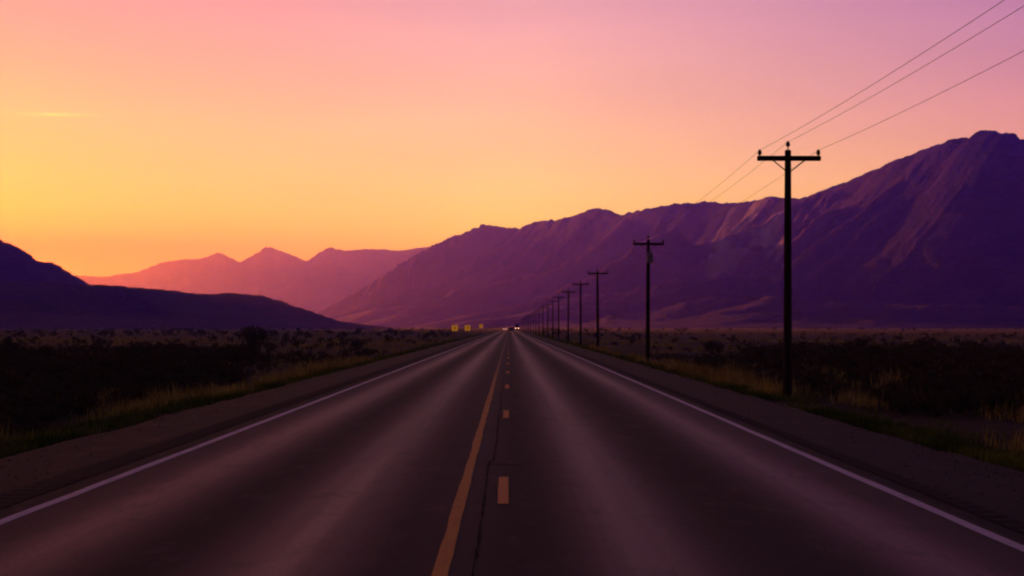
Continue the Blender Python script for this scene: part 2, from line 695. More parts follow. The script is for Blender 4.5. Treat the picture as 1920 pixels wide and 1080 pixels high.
def mountain(name, crest, wf, wb, t_rng, y_rng, nt_, ny_, spur, jag, seed, mat, label, p_top=1.5, side=1, skew=0.0, parts=None, lam=700.0, taper=1.0, tip=1.0, rnd=70.0, crag=0.015):
    CP, cs = crest_line(crest, 30.0)
    tt = np.linspace(t_rng[0], t_rng[1], nt_)
    yy_ = np.geomspace(y_rng[0], y_rng[1], ny_)
    T, Y = np.meshgrid(tt, yy_)
    Xc = T * Y
    P = np.stack([Xc.ravel(), Y.ravel()], -1)
    best = np.full(len(P), 1e12)
    bi = np.zeros(len(P), int)
    for k in range(0, len(P), 20000):
        q_ = P[k:k + 20000]
        d2 = (q_[:, None, 0] - CP[None, :, 0]) ** 2 + (q_[:, None, 1] - CP[None, :, 1]) ** 2
        bi[k:k + 20000] = d2.argmin(1)
        best[k:k + 20000] = d2.min(1)
    d = np.sqrt(best).reshape(T.shape)
    d = np.sqrt(d * d + rnd ** 2) - rnd
    bi = bi.reshape(T.shape)
    # front = on the camera's side of the crest
    tan = np.gradient(CP[:, :2], axis=0)
    tx, ty = tan[bi, 0], tan[bi, 1]
    cr = tx * (Y - CP[bi, 1]) - ty * (Xc - CP[bi, 0])
    front = (cr * side) > 0
    s = cs[bi]
    Hc = CP[bi, 2]
    # warp for organic spurs
    wx_ = 0.24 * lam * fbm(Xc / (1.9 * lam), Y / (1.9 * lam), seed + 40, 4)
    wid = np.where(front, wf, wb) * (1 + 0.18 * fbm(s / 1800, s * 0, seed + 3, 3))
    wid = wid * np.interp(s, [0, cs[-1] - taper, cs[-1]], [1, 1, tip])
    u = np.clip(d / wid, 0, 1.0)
    prof = (1 - u) ** p_top
    ss = s + skew * d + wx_
    # spurs and gullies running down the slope, each octave weighted by the one above it
    m1 = ridged(ss / lam, d / (4.5 * lam) + 7, seed, 1)
    m2 = ridged((ss + 0.25 * wx_) / (lam * 0.42), d / (2.2 * lam) + 3, seed + 5, 1)
    m3 = ridged((ss + 0.5 * wx_) / (lam * 0.17), d / (1.0 * lam) + 1, seed + 9, 2)
    sp2 = m2
    mod = (m1 - 0.42) + 0.62 * (0.4 + m1) * (m2 - 0.4) + 0.42 * (0.35 + m2) * (m3 - 0.4)
    k_ = np.clip(u / 0.30, 0, 1)
    env = k_ * k_ * (3 - 2 * k_) * (prof + 0.04) ** 0.75 * np.clip((1 - u) / 0.25, 0, 1)
    farw = np.clip((Y - 5000) / 3600, 0, 1)
    cut = (1 - farw) * (ridged((Xc + wx_) / 190, (Y - wx_) / 330, seed + 21, 3, 0.5) - 0.5) + farw * (ridged((Xc + wx_) / 420, (Y - wx_) / 700, seed + 25, 2, 0.5) - 0.5)
    rough_ = jag * cut * np.clip(prof * 2.2, 0, 1) * (0.45 + env) + jag * 0.55 * fbm(Xc / 80, Y / 200, seed + 33, 3) * np.clip(prof * 2, 0, 1)
    cpx = CP[:, 0] / CP[:, 1] * F + VX
    want = CP[:, 2] / CP[:, 1] * (1 + crag * fbm(cpx / 38.0, cpx * 0 + seed, seed + 70, 4))
    lit_spine = 0.75 * np.clip((m1 - 0.62) / 0.38, 0, 1) ** 1.3 + 0.6 * np.clip((m2 - 0.66) / 0.34, 0, 1) * (0.3 + m1) + 0.25 * np.clip((m3 - 0.6) / 0.4, 0, 1)  # mask of spur ridgelines whose sunlit look is put into the rock colour
    for it in range(6):
        Hc = CP[bi, 2]
        z = Hc * (prof * (1 - spur * k_ * np.clip(0.80 - mod, -0.15, 1.25)) + rough_)
        sil = (z / Y).max(0)
        got = np.interp(cpx, tt * F + VX, sil)
        ok = (cpx > tt[0] * F + VX) & (cpx < tt[-1] * F + VX)
        rat = np.where(ok, np.clip(want / np.maximum(got, 1e-4), 0.85, 1.15), 1.0)
        rat = np.convolve(np.pad(rat, 2, 'edge'), np.ones(5) / 5, 'valid')
        CP[:, 2] *= rat
    z = np.where(u >= 1, -30.0, np.maximum(z, -2.0) - 6 * u)
    pale = np.zeros_like(z)
    if parts is not None:
        pale = parts(T * F + VX, s, d, u, ridged((ss * 0.8 + 0.5 * d) / 210.0, d / 900.0, seed + 61, 2, 0.4), fbm(Xc / 120, Y / 260, seed + 50, 4))
    nyy, nxx = T.shape
    ii = np.arange(nyy * nxx).reshape(nyy, nxx)
    fq = np.stack([ii[:-1, :-1], ii[:-1, 1:], ii[1:, 1:], ii[1:, :-1]], -1).reshape(-1, 4)
    keep = (z.ravel()[fq] > -29).any(1)
    fq = fq[keep]
    used = np.unique(fq)
    remap = np.full(nyy * nxx, -1)
    remap[used] = np.arange(len(used))
    V = np.stack([Xc, Y, z], -1).reshape(-1, 3)[used]
    o = np_obj(name, V, remap[fq], mat, smooth=True, attrs={'pale': pale.ravel()[used], 'lit_spine': np.clip(lit_spine, 0, 1).ravel()[used]})
    return tag(o, label, 'mountain', kind='structure')


def rock(name, c1, c2, c3, sc, c4):
    m = material(name, rough=0.95, spec=0.08)
    q = MN(m)
    p_ = q.pos((1, 1, 2.2))
    n1 = q.noise(p_, sc, 6, 0.65)
    n2 = q.noise(p_, sc * 7, 5, 0.7)
    c = q.mix(q.rng(n1, 0.38, 0.62), c1, c2)
    c = q.mix(q.rng(n2, 0.45, 0.75, 0, 0.6), c, tuple(x * 0.5 for x in c1))
    sa = q.new('ShaderNodeAttribute', attribute_name='lit_spine')
    c = q.mix(sa.outputs['Fac'], c, c4)  # light on the spur ridges painted as paler, pinker rock
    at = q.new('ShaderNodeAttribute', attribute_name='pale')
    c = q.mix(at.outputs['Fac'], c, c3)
    q.color(c)
    q.bump(q.math('ADD', n1, q.math('MULTIPLY', n2, 0.7)), 110.0, 0.9)
    return m


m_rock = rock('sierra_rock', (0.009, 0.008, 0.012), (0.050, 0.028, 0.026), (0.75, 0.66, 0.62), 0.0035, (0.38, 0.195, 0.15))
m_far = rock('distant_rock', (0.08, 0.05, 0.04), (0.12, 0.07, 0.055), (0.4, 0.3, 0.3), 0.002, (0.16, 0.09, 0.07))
m_hill = rock('hill_scrub', (0.13, 0.058, 0.040), (0.19, 0.085, 0.055), (0.4, 0.3, 0.3), 0.006, (0.17, 0.085, 0.055))


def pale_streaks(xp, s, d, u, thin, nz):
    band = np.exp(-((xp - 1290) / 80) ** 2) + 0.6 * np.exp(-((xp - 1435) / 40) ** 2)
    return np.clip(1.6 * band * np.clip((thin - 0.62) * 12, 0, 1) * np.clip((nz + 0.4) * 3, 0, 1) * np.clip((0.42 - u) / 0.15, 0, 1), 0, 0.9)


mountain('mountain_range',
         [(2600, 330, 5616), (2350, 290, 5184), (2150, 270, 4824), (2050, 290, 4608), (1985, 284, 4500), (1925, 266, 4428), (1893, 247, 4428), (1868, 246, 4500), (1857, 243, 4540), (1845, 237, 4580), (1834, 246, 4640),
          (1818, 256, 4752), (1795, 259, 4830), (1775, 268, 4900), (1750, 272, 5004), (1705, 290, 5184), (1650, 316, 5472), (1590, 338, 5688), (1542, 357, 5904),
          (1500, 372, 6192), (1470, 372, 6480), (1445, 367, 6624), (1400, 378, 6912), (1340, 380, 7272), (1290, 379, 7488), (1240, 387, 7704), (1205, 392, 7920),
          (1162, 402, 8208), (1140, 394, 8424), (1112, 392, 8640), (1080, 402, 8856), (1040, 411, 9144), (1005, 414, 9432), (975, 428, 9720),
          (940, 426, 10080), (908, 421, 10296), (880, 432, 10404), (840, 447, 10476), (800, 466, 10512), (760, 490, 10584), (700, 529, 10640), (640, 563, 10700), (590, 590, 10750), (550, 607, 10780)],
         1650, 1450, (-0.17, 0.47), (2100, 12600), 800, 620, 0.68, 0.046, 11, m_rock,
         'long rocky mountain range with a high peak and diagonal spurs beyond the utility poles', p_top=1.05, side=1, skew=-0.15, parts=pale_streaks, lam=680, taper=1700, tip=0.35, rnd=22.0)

mountain('distant_mountains',
         [(-500, 500, 17680), (-200, 520, 18304), (60, 512, 18928), (130, 515, 19136), (200, 518, 19240), (250, 512, 19344), (300, 494, 19448), (345, 485, 19552), (378, 485, 19552), (410, 473, 19656),
          (450, 492, 19760), (475, 478, 19760), (500, 461, 19760), (535, 473, 19760), (575, 490, 19760), (598, 474, 19760), (617, 463, 19760), (645, 469, 19760),
          (690, 466, 19864), (740, 469, 19968), (790, 463, 20072), (850, 455, 20280), (960, 470, 20592)],
         4300, 2600, (-0.58, 0.03), (14800, 23500), 420, 220, 0.5, 0.02, 23, m_far,
         'hazy orange row of jagged peaks on the far horizon', p_top=1.1, lam=1500, rnd=40.0)

mountain('hillside',
         [(-1500, 400, 2520), (-1000, 280, 2940), (-650, 215, 3290), (-420, 250, 3500), (-270, 360, 3639), (-100, 425, 3779), (0, 446, 3849), (45, 472, 3919), (80, 488, 3954), (105, 508, 3989), (140, 524, 4024), (200, 545, 4059)],  # unseen crest past the left edge raised to keep sun off the road
         540, 640, (-1.1, -0.22), (1960, 6000), 420, 260, 0.5, 0.02, 31, m_hill,
         'brown hill slope falling from the sunset side of the valley', p_top=1.2, lam=300, rnd=40.0)

mountain('low_ridge',
         [(-1200, 470, 2029), (-500, 505, 2170), (-200, 520, 2275), (0, 527, 2345), (100, 530, 2380), (200, 535, 2415), (290, 541, 2450), (345, 549, 2485), (400, 551, 2520),
          (440, 550, 2555), (480, 553, 2590), (530, 564, 2625), (562, 577, 2660), (600, 594, 2695), (650, 606, 2730), (700, 612.5, 2765)],
         640, 640, (-0.80, -0.05), (1400, 3800), 420, 170, 0.35, 0.012, 47, m_hill,
         'dark low flat topped ridge in front of the distant peaks', p_top=1.25, lam=290, rnd=45.0, taper=640, tip=0.3)

# ------------------------------------------------------------------ utility poles
m_wood = material('weathered_pole_wood', rough=0.9, spec=0.15)
q = MN(m_wood)
wv = q.noise(q.pos((30, 30, 1.2)), 1.0, 4, 0.7)
q.color(q.mix(q.rng(wv, 0.3, 0.7), (0.012, 0.008, 0.006), (0.045, 0.028, 0.020)))
q.bump(wv, 0.01, 0.8)
m_arm = material('crossarm_wood', rough=0.9, spec=0.15)
q = MN(m_arm)
wv = q.noise(q.pos((1.2, 30, 30)), 1.0, 4, 0.7)
q.color(q.mix(q.rng(wv, 0.3, 0.7), (0.012, 0.008, 0.006), (0.040, 0.024, 0.018)))
m_glaze = material('brown_glazed_porcelain', (0.020, 0.009, 0.007), 0.25, 0.5)
m_steel = material('galvanised_steel', (0.06, 0.055, 0.055), 0.6, 0.4, 0.6)
m_can = material('grey_painted_tank', rough=0.55, spec=0.4)
q = MN(m_can)
q.color(q.mix(q.noise(q.pos(), 5, 4, 0.6), (0.16, 0.15, 0.17), (0.27, 0.25, 0.28)))

PX = 7.1
ARM_Z, TOP_Z = 5.90, 6.13
POLE_SEQ = 'utility poles along the highway'


def make_pole(loc, label, group):
    root = empty('utility_pole', loc, label, 'utility pole', group)
    gz = float(ground_z(loc[0], loc[1]))
    prof = [(0.118, gz - 0.4), (0.113, gz + 0.2), (0.105, 2.0), (0.095, 4.0), (0.084, 5.6), (0.081, TOP_Z - 0.02), (0.066, TOP_Z)]
    MB().lathe(prof, 16, wob=0.02).build('shaft', m_wood, root, smooth=True)
    MB().box(-0.805, 0.805, -0.195, -0.085, ARM_Z - 0.062, ARM_Z + 0.062).build('crossarm', m_arm, root, bevel=0.008)
    for s in (-1, 1):
        MB().tube([(s * 0.40, -0.14, ARM_Z - 0.058), (s * 0.36, -0.13, ARM_Z - 0.085), (s * 0.07, -0.10, 5.585), (0.0 + s * 0.03, -0.09, 5.555)], 0.016, 6).build('brace', m_steel, root)
    MB().tube([(0, -0.20, ARM_Z), (0, -0.225, ARM_Z)], 0.028, 6).build('bolt', m_steel, root)

    def insulator(x, y, z, k=1.0):
        o = MB().lathe([(0.022 * k, z), (0.028 * k, z + 0.015), (0.052 * k, z + 0.03), (0.058 * k, z + 0.05), (0.040 * k, z + 0.062), (0.056 * k, z + 0.078),
                        (0.050 * k, z + 0.10), (0.034 * k, z + 0.115), (0.040 * k, z + 0.13), (0.026 * k, z + 0.148)], 12, x, y).build('insulator', m_glaze, root, smooth=True)
        MB().tube([(x, y, z - 0.05), (x, y, z + 0.02)], 0.012 * k, 6).build('pin', m_steel, o)
    insulator(-0.745, -0.14, ARM_Z + 0.075)
    insulator(0.745, -0.14, ARM_Z + 0.075)
    insulator(0, 0, TOP_Z + 0.075, 1.05)
    # pole-top bracket holding the middle insulator
    MB().tube([(0, 0, TOP_Z - 0.01), (0, 0, TOP_Z + 0.08)], 0.015, 6).build('pole_top_bracket', m_steel, root)
    return root


def copy_tree(o, loc):
    c = o.copy()
    C.objects.link(c)
    c.location = loc
    for ch in list(o.children):
        k = ch.copy()
        C.objects.link(k)
        k.parent = c
        for g2 in list(ch.children):
            k2 = g2.copy()
            C.objects.link(k2)
            k2.parent = k
    return c


POLE_Y = [36.3, 73.4, 113.4, 141.6, 173, 203, 232, 264, 300, 341, 380, 422, 473, 520, 563, 610, 660, 710, 760, 820]
ORD = ['nearest and largest dark wooden utility pole, standing alone among brush',
       'wooden utility pole with a grey transformer can hung under its crossarm',
       'bare wooden utility pole next beyond the one with the transformer can',
       'small utility pole, second beyond the one carrying the transformer can',
       'small utility pole, third beyond the one carrying the transformer can',
       'small utility pole, fourth beyond the one carrying the transformer can',
       'small utility pole, fifth beyond the one carrying the transformer can',
       'tiny utility pole, sixth beyond the one carrying the transformer can',
       'tiny utility pole, seventh beyond the one carrying the transformer can']
first = None
poles = []
for k, y in enumerate(POLE_Y):
    if first is None:
        o = first = make_pole((PX, y, 0), ORD[0], POLE_SEQ)
    else:
        o = copy_tree(first, (PX + (0.05 * math.sin(k * 2.1) if k < 6 else 0), y, 0))
    o['label'] = ORD[k] if k < len(ORD) else 'tiny far utility pole in the tight cluster where the row meets the road'
    o['group'] = POLE_SEQ if k < len(ORD) else 'tightly packed far utility poles'
    o.rotation_euler = (R(0.25 * math.sin(k * 3.3)), R(0.35 * math.sin(k * 1.9 + 0.4)) if k else R(0.1), R(2.0 * math.sin(k * 1.3)))
    poles.append(o)
# transformer on the second pole
tr = MB().lathe([(0.10, 4.92), (0.165, 4.94), (0.170, 4.97), (0.170, 5.34), (0.178, 5.35), (0.178, 5.38), (0.16, 5.42), (0.06, 5.45)], 20, 0.04, -0.30).build('transformer', m_can, poles[1], smooth=True)
for s in (-1, 1):
    MB().lathe([(0.02, 5.42), (0.034, 5.45), (0.024, 5.47), (0.034, 5.49), (0.022, 5.52), (0.014, 5.56)], 8, 0.04 + s * 0.08, -0.30).build('bushing', m_glaze, tr)
MB().box(-0.04, 0.10, -0.15, -0.08, 5.0, 5.3).build('mounting_bracket', m_steel, tr)
MB().tube([(0.218, -0.30, 5.0), (0.235, -0.30, 5.0)], 0.06, 8).build('cooling_flange', m_can, tr)

# the other row of poles, far ahead on the sunset side
for k, y in enumerate((860, 985, 1120, 1330)):
    o = copy_tree(first, (-11.0, y, 0))
    o['label'] = 'tiny distant utility pole on the sunset side of the highway, beyond the yellow signs'
    o['group'] = 'far utility poles on the sunset side'

m_wire = material('power_line_aluminium', (0.05, 0.03, 0.028), 0.6, 0.3)
for dx_, dy_, z_, lab in ((-0.745, -0.14, ARM_Z + 0.20, 'thin power line on the crossarm ends nearer the highway'),
                          (0.0, 0.0, TOP_Z + 0.20, 'thin power line on the insulators at the pole tops'),
                          (0.745, -0.14, ARM_Z + 0.20, 'thin power line on the crossarm ends away from the highway')):
    pts = []
    yk = [-37.0, -0.5] + POLE_Y
    for a_, b_ in zip(yk[:-1], yk[1:]):
        n_s = 16 if b_ < 150 else 6
        sag = 0.30 * ((b_ - a_) / 37) ** 2
        for k in range(n_s):
            t_ = k / n_s
            pts.append((PX + dx_, a_ + (b_ - a_) * t_ + dy_, z_ - 4 * sag * t_ * (1 - t_)))
    pts.append((PX + dx_, yk[-1] + dy_, z_))
    o = MB().tube(pts, 0.0045, 6).build('power_line', m_wire)
    tag(o, lab, 'power line', 'power lines between the poles')

# ------------------------------------------------------------------ road signs
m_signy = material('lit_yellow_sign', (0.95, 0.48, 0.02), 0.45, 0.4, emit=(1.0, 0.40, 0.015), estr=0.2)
m_signb = material('black_sign_ink', (0.01, 0.01, 0.01), 0.6, 0.3)
m_signback = material('sign_aluminium', (0.25, 0.25, 0.26), 0.5, 0.4, 0.8)
m_post = material('sign_post_steel', (0.03, 0.028, 0.028), 0.7, 0.3, 0.4)


def rounded_square(w, r, n=5):
    o = []
    for cx, cz, a0 in ((w - r, w - r, 0), (-w + r, w - r, 90), (-w + r, -w + r, 180), (w - r, -w + r, 270)):
        for k in range(n + 1):
            t_ = R(a0 + 90 * k / n)
            o.append((cx + r * math.cos(t_), cz + r * math.sin(t_)))
    return o


def make_sign(loc, w, zc, label, group):
    root = empty('road_sign', loc, label, 'road sign', group)
    ol = rounded_square(w, w * 0.22)
    n = len(ol)
    mb = MB()
    mb.add([(x, -0.060, z + zc) for x, z in ol] + [(x, -0.050, z + zc) for x, z in ol],
           [tuple(range(n)), tuple(range(2 * n - 1, n - 1, -1))] + [(i, (i + 1) % n, n + (i + 1) % n, n + i) for i in range(n)])
    pn = mb.build('panel', m_signy, root)
    s = MB().box(-0.07 * w * 2, 0.07 * w * 2, -0.066, -0.0605, zc - 0.45 * w, zc + 0.2 * w)
    s.add([(-0.30 * w, -0.066, zc + 0.18 * w), (0.30 * w, -0.066, zc + 0.18 * w), (0, -0.066, zc + 0.60 * w),
           (-0.30 * w, -0.0605, zc + 0.18 * w), (0.30 * w, -0.0605, zc + 0.18 * w), (0, -0.0605, zc + 0.60 * w)],
          [(0, 1, 2), (5, 4, 3), (0, 3, 4, 1), (1, 4, 5, 2), (2, 5, 3, 0)])
    s.build('symbol', m_signb, pn)
    MB().box(-0.035, 0.035, -0.049, 0.02, -0.6, zc + w * 0.8).build('post', m_post, root)
    return root


SG = 'yellow road signs beside the highway'
make_sign((-9.2, 240, 0), 0.50, 1.50, 'square yellow road sign farthest from the highway edge', SG)
make_sign((-7.25, 247, 0), 0.48, 1.52, 'square yellow road sign between the other two yellow signs', SG)
make_sign((-6.95, 350, 0), 0.45, 1.95, 'small distant yellow road sign, farthest along the highway of the three', SG)
dm = empty('delineator', (-6.75, 480, 0), 'small pale grey roadside marker post beyond the yellow signs', 'marker post')
MB().box(-0.22, 0.22, -0.03, -0.015, 0.45, 0.95).build('reflector_plate', material('pale_marker', (0.35, 0.33, 0.34), 0.6), dm, bevel=0.004)
MB().box(-0.03, 0.03, -0.014, 0.02, -0.4, 0.9).build('post', m_post, dm)

# ------------------------------------------------------------------ vehicles far down the road
m_tyre = material('tyre_rubber', (0.012, 0.012, 0.012), 0.85)
m_rim = material('alloy_rim', (0.3, 0.3, 0.31), 0.4, 0.5, 0.9)
m_glass = material('dark_vehicle_glass', (0.01, 0.01, 0.013), 0.08, 0.5)
m_dark = material('dark_car_paint', (0.012, 0.009, 0.014), 0.35, 0.5)
m_mid = material('maroon_car_paint', (0.06, 0.025, 0.028), 0.35, 0.5)
m_box = material('dark_truck_body', (0.02, 0.014, 0.022), 0.6, 0.3)
m_tail = material('tail_lamp_lens', (0.15, 0.01, 0.01), 0.3)
m_headw = material('lit_headlight', (0.9, 0.8, 0.8), 0.3, emit=(1.0, 0.42, 0.40), estr=7)
m_heado = material('lit_warm_headlight', (0.9, 0.7, 0.5), 0.3, emit=(1.0, 0.52, 0.34), estr=10)


def wheels(root, w, ys, r):
    for y in ys:
        for s in (-1, 1):
            x0 = s * (w / 2 - 0.12)
            pr = [(0.55 * r, -0.11), (0.96 * r, -0.11), (r, -0.07), (r, 0.07), (0.96 * r, 0.11), (0.55 * r, 0.11)]

            def turn(mb):
                mb.v = [(x0 + z, y + a_ * 1.0, r + b_) for (a_, b_, z) in mb.v]
                return mb
            wh = turn(MB().lathe(pr, 18)).build('wheel', m_tyre, root, smooth=False)
            turn(MB().lathe([(0.1 * r, -0.115), (0.53 * r, -0.118), (0.53 * r, 0.118), (0.1 * r, 0.115)], 14)).build('rim', m_rim, wh)


def make_car(loc, rz, label, paint_, lamp, wide=1.86, high=1.5):
    root = empty('car', loc, label, 'car', None, rz)
    h = high
    w = wide / 2
    MB().prism([(-2.25, 0.32), (2.25, 0.32), (2.3, 0.55), (2.26, 0.86), (1.0 * 1.2, 0.96), (-2.1, 1.0), (-2.3, 0.9), (-2.3, 0.5)], -w, w).build('body', paint_, root, bevel=0.05)
    cab = [(-2.0, 0.985), (1.05, 0.96), (0.35, h), (-1.75, h)]
    MB().prism(cab, -w + 0.12, w - 0.12).build('cabin', paint_, root, bevel=0.05)
    MB().add([(x, y, z) for x in (-w + 0.24, w - 0.24) for (y, z) in ((1.015, 1.02), (0.42, h - 0.08))] + [(x, y + 0.03, z + 0.02) for x in (-w + 0.24, w - 0.24) for (y, z) in ((1.015, 1.02), (0.42, h - 0.08))],
             [(0, 2, 3, 1), (4, 5, 7, 6), (0, 1, 5, 4), (2, 6, 7, 3), (0, 4, 6, 2), (1, 3, 7, 5)]).build('windscreen', m_glass, root)
    MB().box(-w + 0.26, w - 0.26, -1.99, -1.88, 1.06, h - 0.14).build('rear_window', m_glass, root)
    for s in (-1, 1):
        MB().box(*sorted((s * (w - 0.125), s * (w - 0.11))), -1.6, 0.45, 1.06, h - 0.12).build('side_window', m_glass, root)
        MB().box(*sorted((s * (w - 0.1), s * (w - 0.42))), 2.25, 2.31, 0.60, 0.78).build('headlight', lamp or m_glass, root, bevel=0.01)
        MB().box(*sorted((s * (w - 0.06), s * (w - 0.3))), -2.32, -2.28, 0.66, 0.88).build('tail_lamp', m_tail, root)
    wheels(root, wide, (-1.4, 1.4), 0.33)
    return root


make_car((0.75, 560, 0), 0, 'dark car seen from behind at the vanishing point between two lights', m_dark, None, 2.0, 1.62)
make_car((-2.7, 860, 0), math.pi, 'far oncoming car with pinkish headlights just beside the dark car', m_mid, m_headw)

tk = empty('truck', (4.9, 900, 0), 'far boxy truck with warm headlights at the roadside beyond the poles', 'truck', None, math.pi)
MB().box(-1.2, 1.2, -5.5, 0.9, 0.9, 3.9).build('cargo_box', m_box, tk, bevel=0.04)
MB().prism([(1.0, 0.55), (3.1, 0.55), (3.15, 1.5), (2.75, 2.0), (2.35, 2.75), (1.0, 2.8)], -1.1, 1.1).build('cab', m_box, tk, bevel=0.05)
MB().add([(x, y, z) for x in (-0.95, 0.95) for (y, z) in ((2.77, 2.05), (2.42, 2.65))] + [(x, y + 0.03, z + 0.02) for x in (-0.95, 0.95) for (y, z) in ((2.77, 2.05), (2.42, 2.65))],
         [(0, 2, 3, 1), (4, 5, 7, 6), (0, 1, 5, 4), (2, 6, 7, 3), (0, 4, 6, 2), (1, 3, 7, 5)]).build('windscreen', m_glass, tk)
for s in (-1, 1):
    MB().box(*sorted((s * 0.95, s * 0.62)), 3.10, 3.19, 0.95, 1.22).build('headlight', m_heado, tk, bevel=0.01)
MB().box(-1.1, 1.1, -5.4, 0.95, 0.62, 0.88).build('chassis', m_dark, tk)
wheels(tk, 2.3, (-3.9, 2.2), 0.48)

# ------------------------------------------------------------------ brush and grass
m_sage = material('sagebrush_leaves', rough=0.9, spec=0.1)
q = MN(m_sage)
oi = q.new('ShaderNodeObjectInfo')
nz_ = q.noise(q.pos(), 2.2, 3, 0.6)
c = q.mix(nz_, (0.032, 0.032, 0.016), (0.13, 0.115, 0.065))
c = q.mix(q.math('MULTIPLY', oi.outputs['Random'], 0.55), c, (0.10, 0.070, 0.028))
q.color(c)
m_twig = material('sagebrush_wood', (0.022, 0.016, 0.012), 0.95, 0.1)
m_dry = material('dry_golden_grass', rough=0.9, spec=0.1)
q = MN(m_dry)
nz_ = q.noise(q.pos(), 0.9, 4, 0.6)
q.color(q.mix(q.rng(nz_, 0.3, 0.7), (0.22, 0.17, 0.030), (0.62, 0.50, 0.10)))
m_green = material('verge_green_grass', rough=0.9, spec=0.1)
q = MN(m_green)
nz_ = q.noise(q.pos(), 0.5, 4, 0.6)
q.color(q.mix(q.rng(nz_, 0.35, 0.65), (0.045, 0.085, 0.008), (0.19, 0.23, 0.026)))


def leaf_quads(cen, size, r):
    """random small leaf quads at points cen (n,3) with sizes (n,)"""
    n = len(cen)
    a_ = r.normal(size=(n, 3)); a_ /= np.linalg.norm(a_, axis=1, keepdims=True)
    up = r.normal(size=(n, 3)); up[:, 2] += 0.8
    b_ = np.cross(a_, up); b_ /= np.linalg.norm(b_, axis=1, keepdims=True) + 1e-9
    e = np.cross(b_, a_)
    s1 = size[:, None]; s2 = s1 * 2.1
    v = np.stack([cen - b_ * s1 * 0.2, cen + b_ * s1 + e * s2 * 0.5, cen + e * s2, cen - b_ * s1 + e * s2 * 0.5], 1)
    return v.reshape(-1, 3), np.arange(4 * n).reshape(n, 4)


def shrub_points(r, n, w, h, lumps=9):
    """points filling a lumpy, broken, dome-like crown"""
    L_ = np.stack([r.uniform(-0.62, 0.62, lumps) * w, r.uniform(-0.62, 0.62, lumps) * w, r.uniform(0.35, 0.80, lumps) * h], -1)
    lr = r.uniform(0.22, 0.42, lumps)
    k = r.integers(0, lumps, n)
    d = r.normal(size=(n, 3)); d /= np.linalg.norm(d, axis=1, keepdims=True)
    rad = lr[k] * (0.45 + 0.6 * r.random(n) ** 0.6)
    p_ = L_[k] + d * rad[:, None] * np.array([w, w, h * 0.72])
    p_[:, 2] = np.abs(p_[:, 2]) * 0.98
    return p_


def shrub_meshes(seed, n, w, h, leaf):
    r = np.random.default_rng(seed)
    c_ = shrub_points(r, n, w, h)
    v, f = leaf_quads(c_, r.uniform(0.6, 1.3, n) * leaf, r)
    tw = MB()
    for k in range(11):
        tgt = c_[r.integers(0, n)] * 0.9
        st = np.array([r.uniform(-0.08, 0.08) * w, r.uniform(-0.08, 0.08) * w, -0.12])
        md = st * 0.5 + tgt * 0.5 + r.uniform(-0.06, 0.06, 3) * w
        md[2] *= 0.8
        tw.tube([st, md, tgt], [0.022, 0.013, 0.004], 5)
    return (v, f), tw


variants = []
for k in range(6):
    (v, f), tw = shrub_meshes(100 + k, 1500, 0.62, 0.95, 0.026)
    fo = np_obj('foliage', v, f, m_sage)
    br = tw.build('branches', m_twig)
    variants.append((fo.data, br.data))
    bpy.data.objects.remove(fo)
    bpy.data.objects.remove(br)


def place_shrub(x, y, sc, label, group, k=None, cat='shrub', name='sagebrush', tall=1.0):
    fo, br = variants[random.randrange(6) if k is None else k]
    root = empty(name, (x, y, float(ground_z(x, y)) - 0.03), label, cat, group, random.uniform(0, 6.28))
    root.scale = (sc, sc, sc * tall * random.uniform(0.8, 1.1))
    for nm, me in (('foliage', fo), ('branches', br)):
        o = bpy.data.objects.new(nm, me)
        C.objects.link(o)
        o.parent = root
    return root


def at(xp, yp, Y):
    return (xp - VX) / F * Y


# bushes that stand out against the plain in the photograph
place_shrub(at(472, 0, 95), 95, 2.0, 'tallest dark bush standing up against the low ridge on the sunset side', None, 0, tall=1.15, name='bush', cat='bush')
place_shrub(at(345, 0, 105), 105, 1.35, 'broad dark bush a little nearer the sunset than the tallest bush', None, 1, tall=0.85, name='bush', cat='bush')
place_shrub(at(318, 0, 112), 112, 1.0, 'small dark bush touching the broad bush on the sunset side', None, 2, name='bush', cat='bush')
place_shrub(at(672, 0, 120), 120, 1.3, 'rounded dark bush between the tallest bush and the yellow signs', None, 3, name='bush', cat='bush')
place_shrub(at(1337, 0, 100), 100, 1.45, 'lone dark bush between the transformer pole and the nearest pole', None, 4, name='bush', cat='bush')
place_shrub(at(1500, 0, 110), 110, 1.1, 'dark bush just behind the shaft of the nearest utility pole', None, 5, name='bush', cat='bush')
place_shrub(at(1612, 0, 105), 105, 1.25, 'dark bush on the plain, first one past the nearest utility pole', None, 0, name='bush', cat='bush')
place_shrub(at(1730, 0, 110), 110, 1.5, 'wide dark bush on the plain under the foot of the high peak', None, 1, name='bush', cat='bush')
place_shrub(at(1822, 0, 98), 98, 1.4, 'dark bush on the plain farthest from the road under the peak', None, 2, name='bush', cat='bush')
place_shrub(at(5, 0, 90), 90, 1.9, 'big dark bush at the far sunset edge of the plain', None, 3, name='bush', cat='bush')

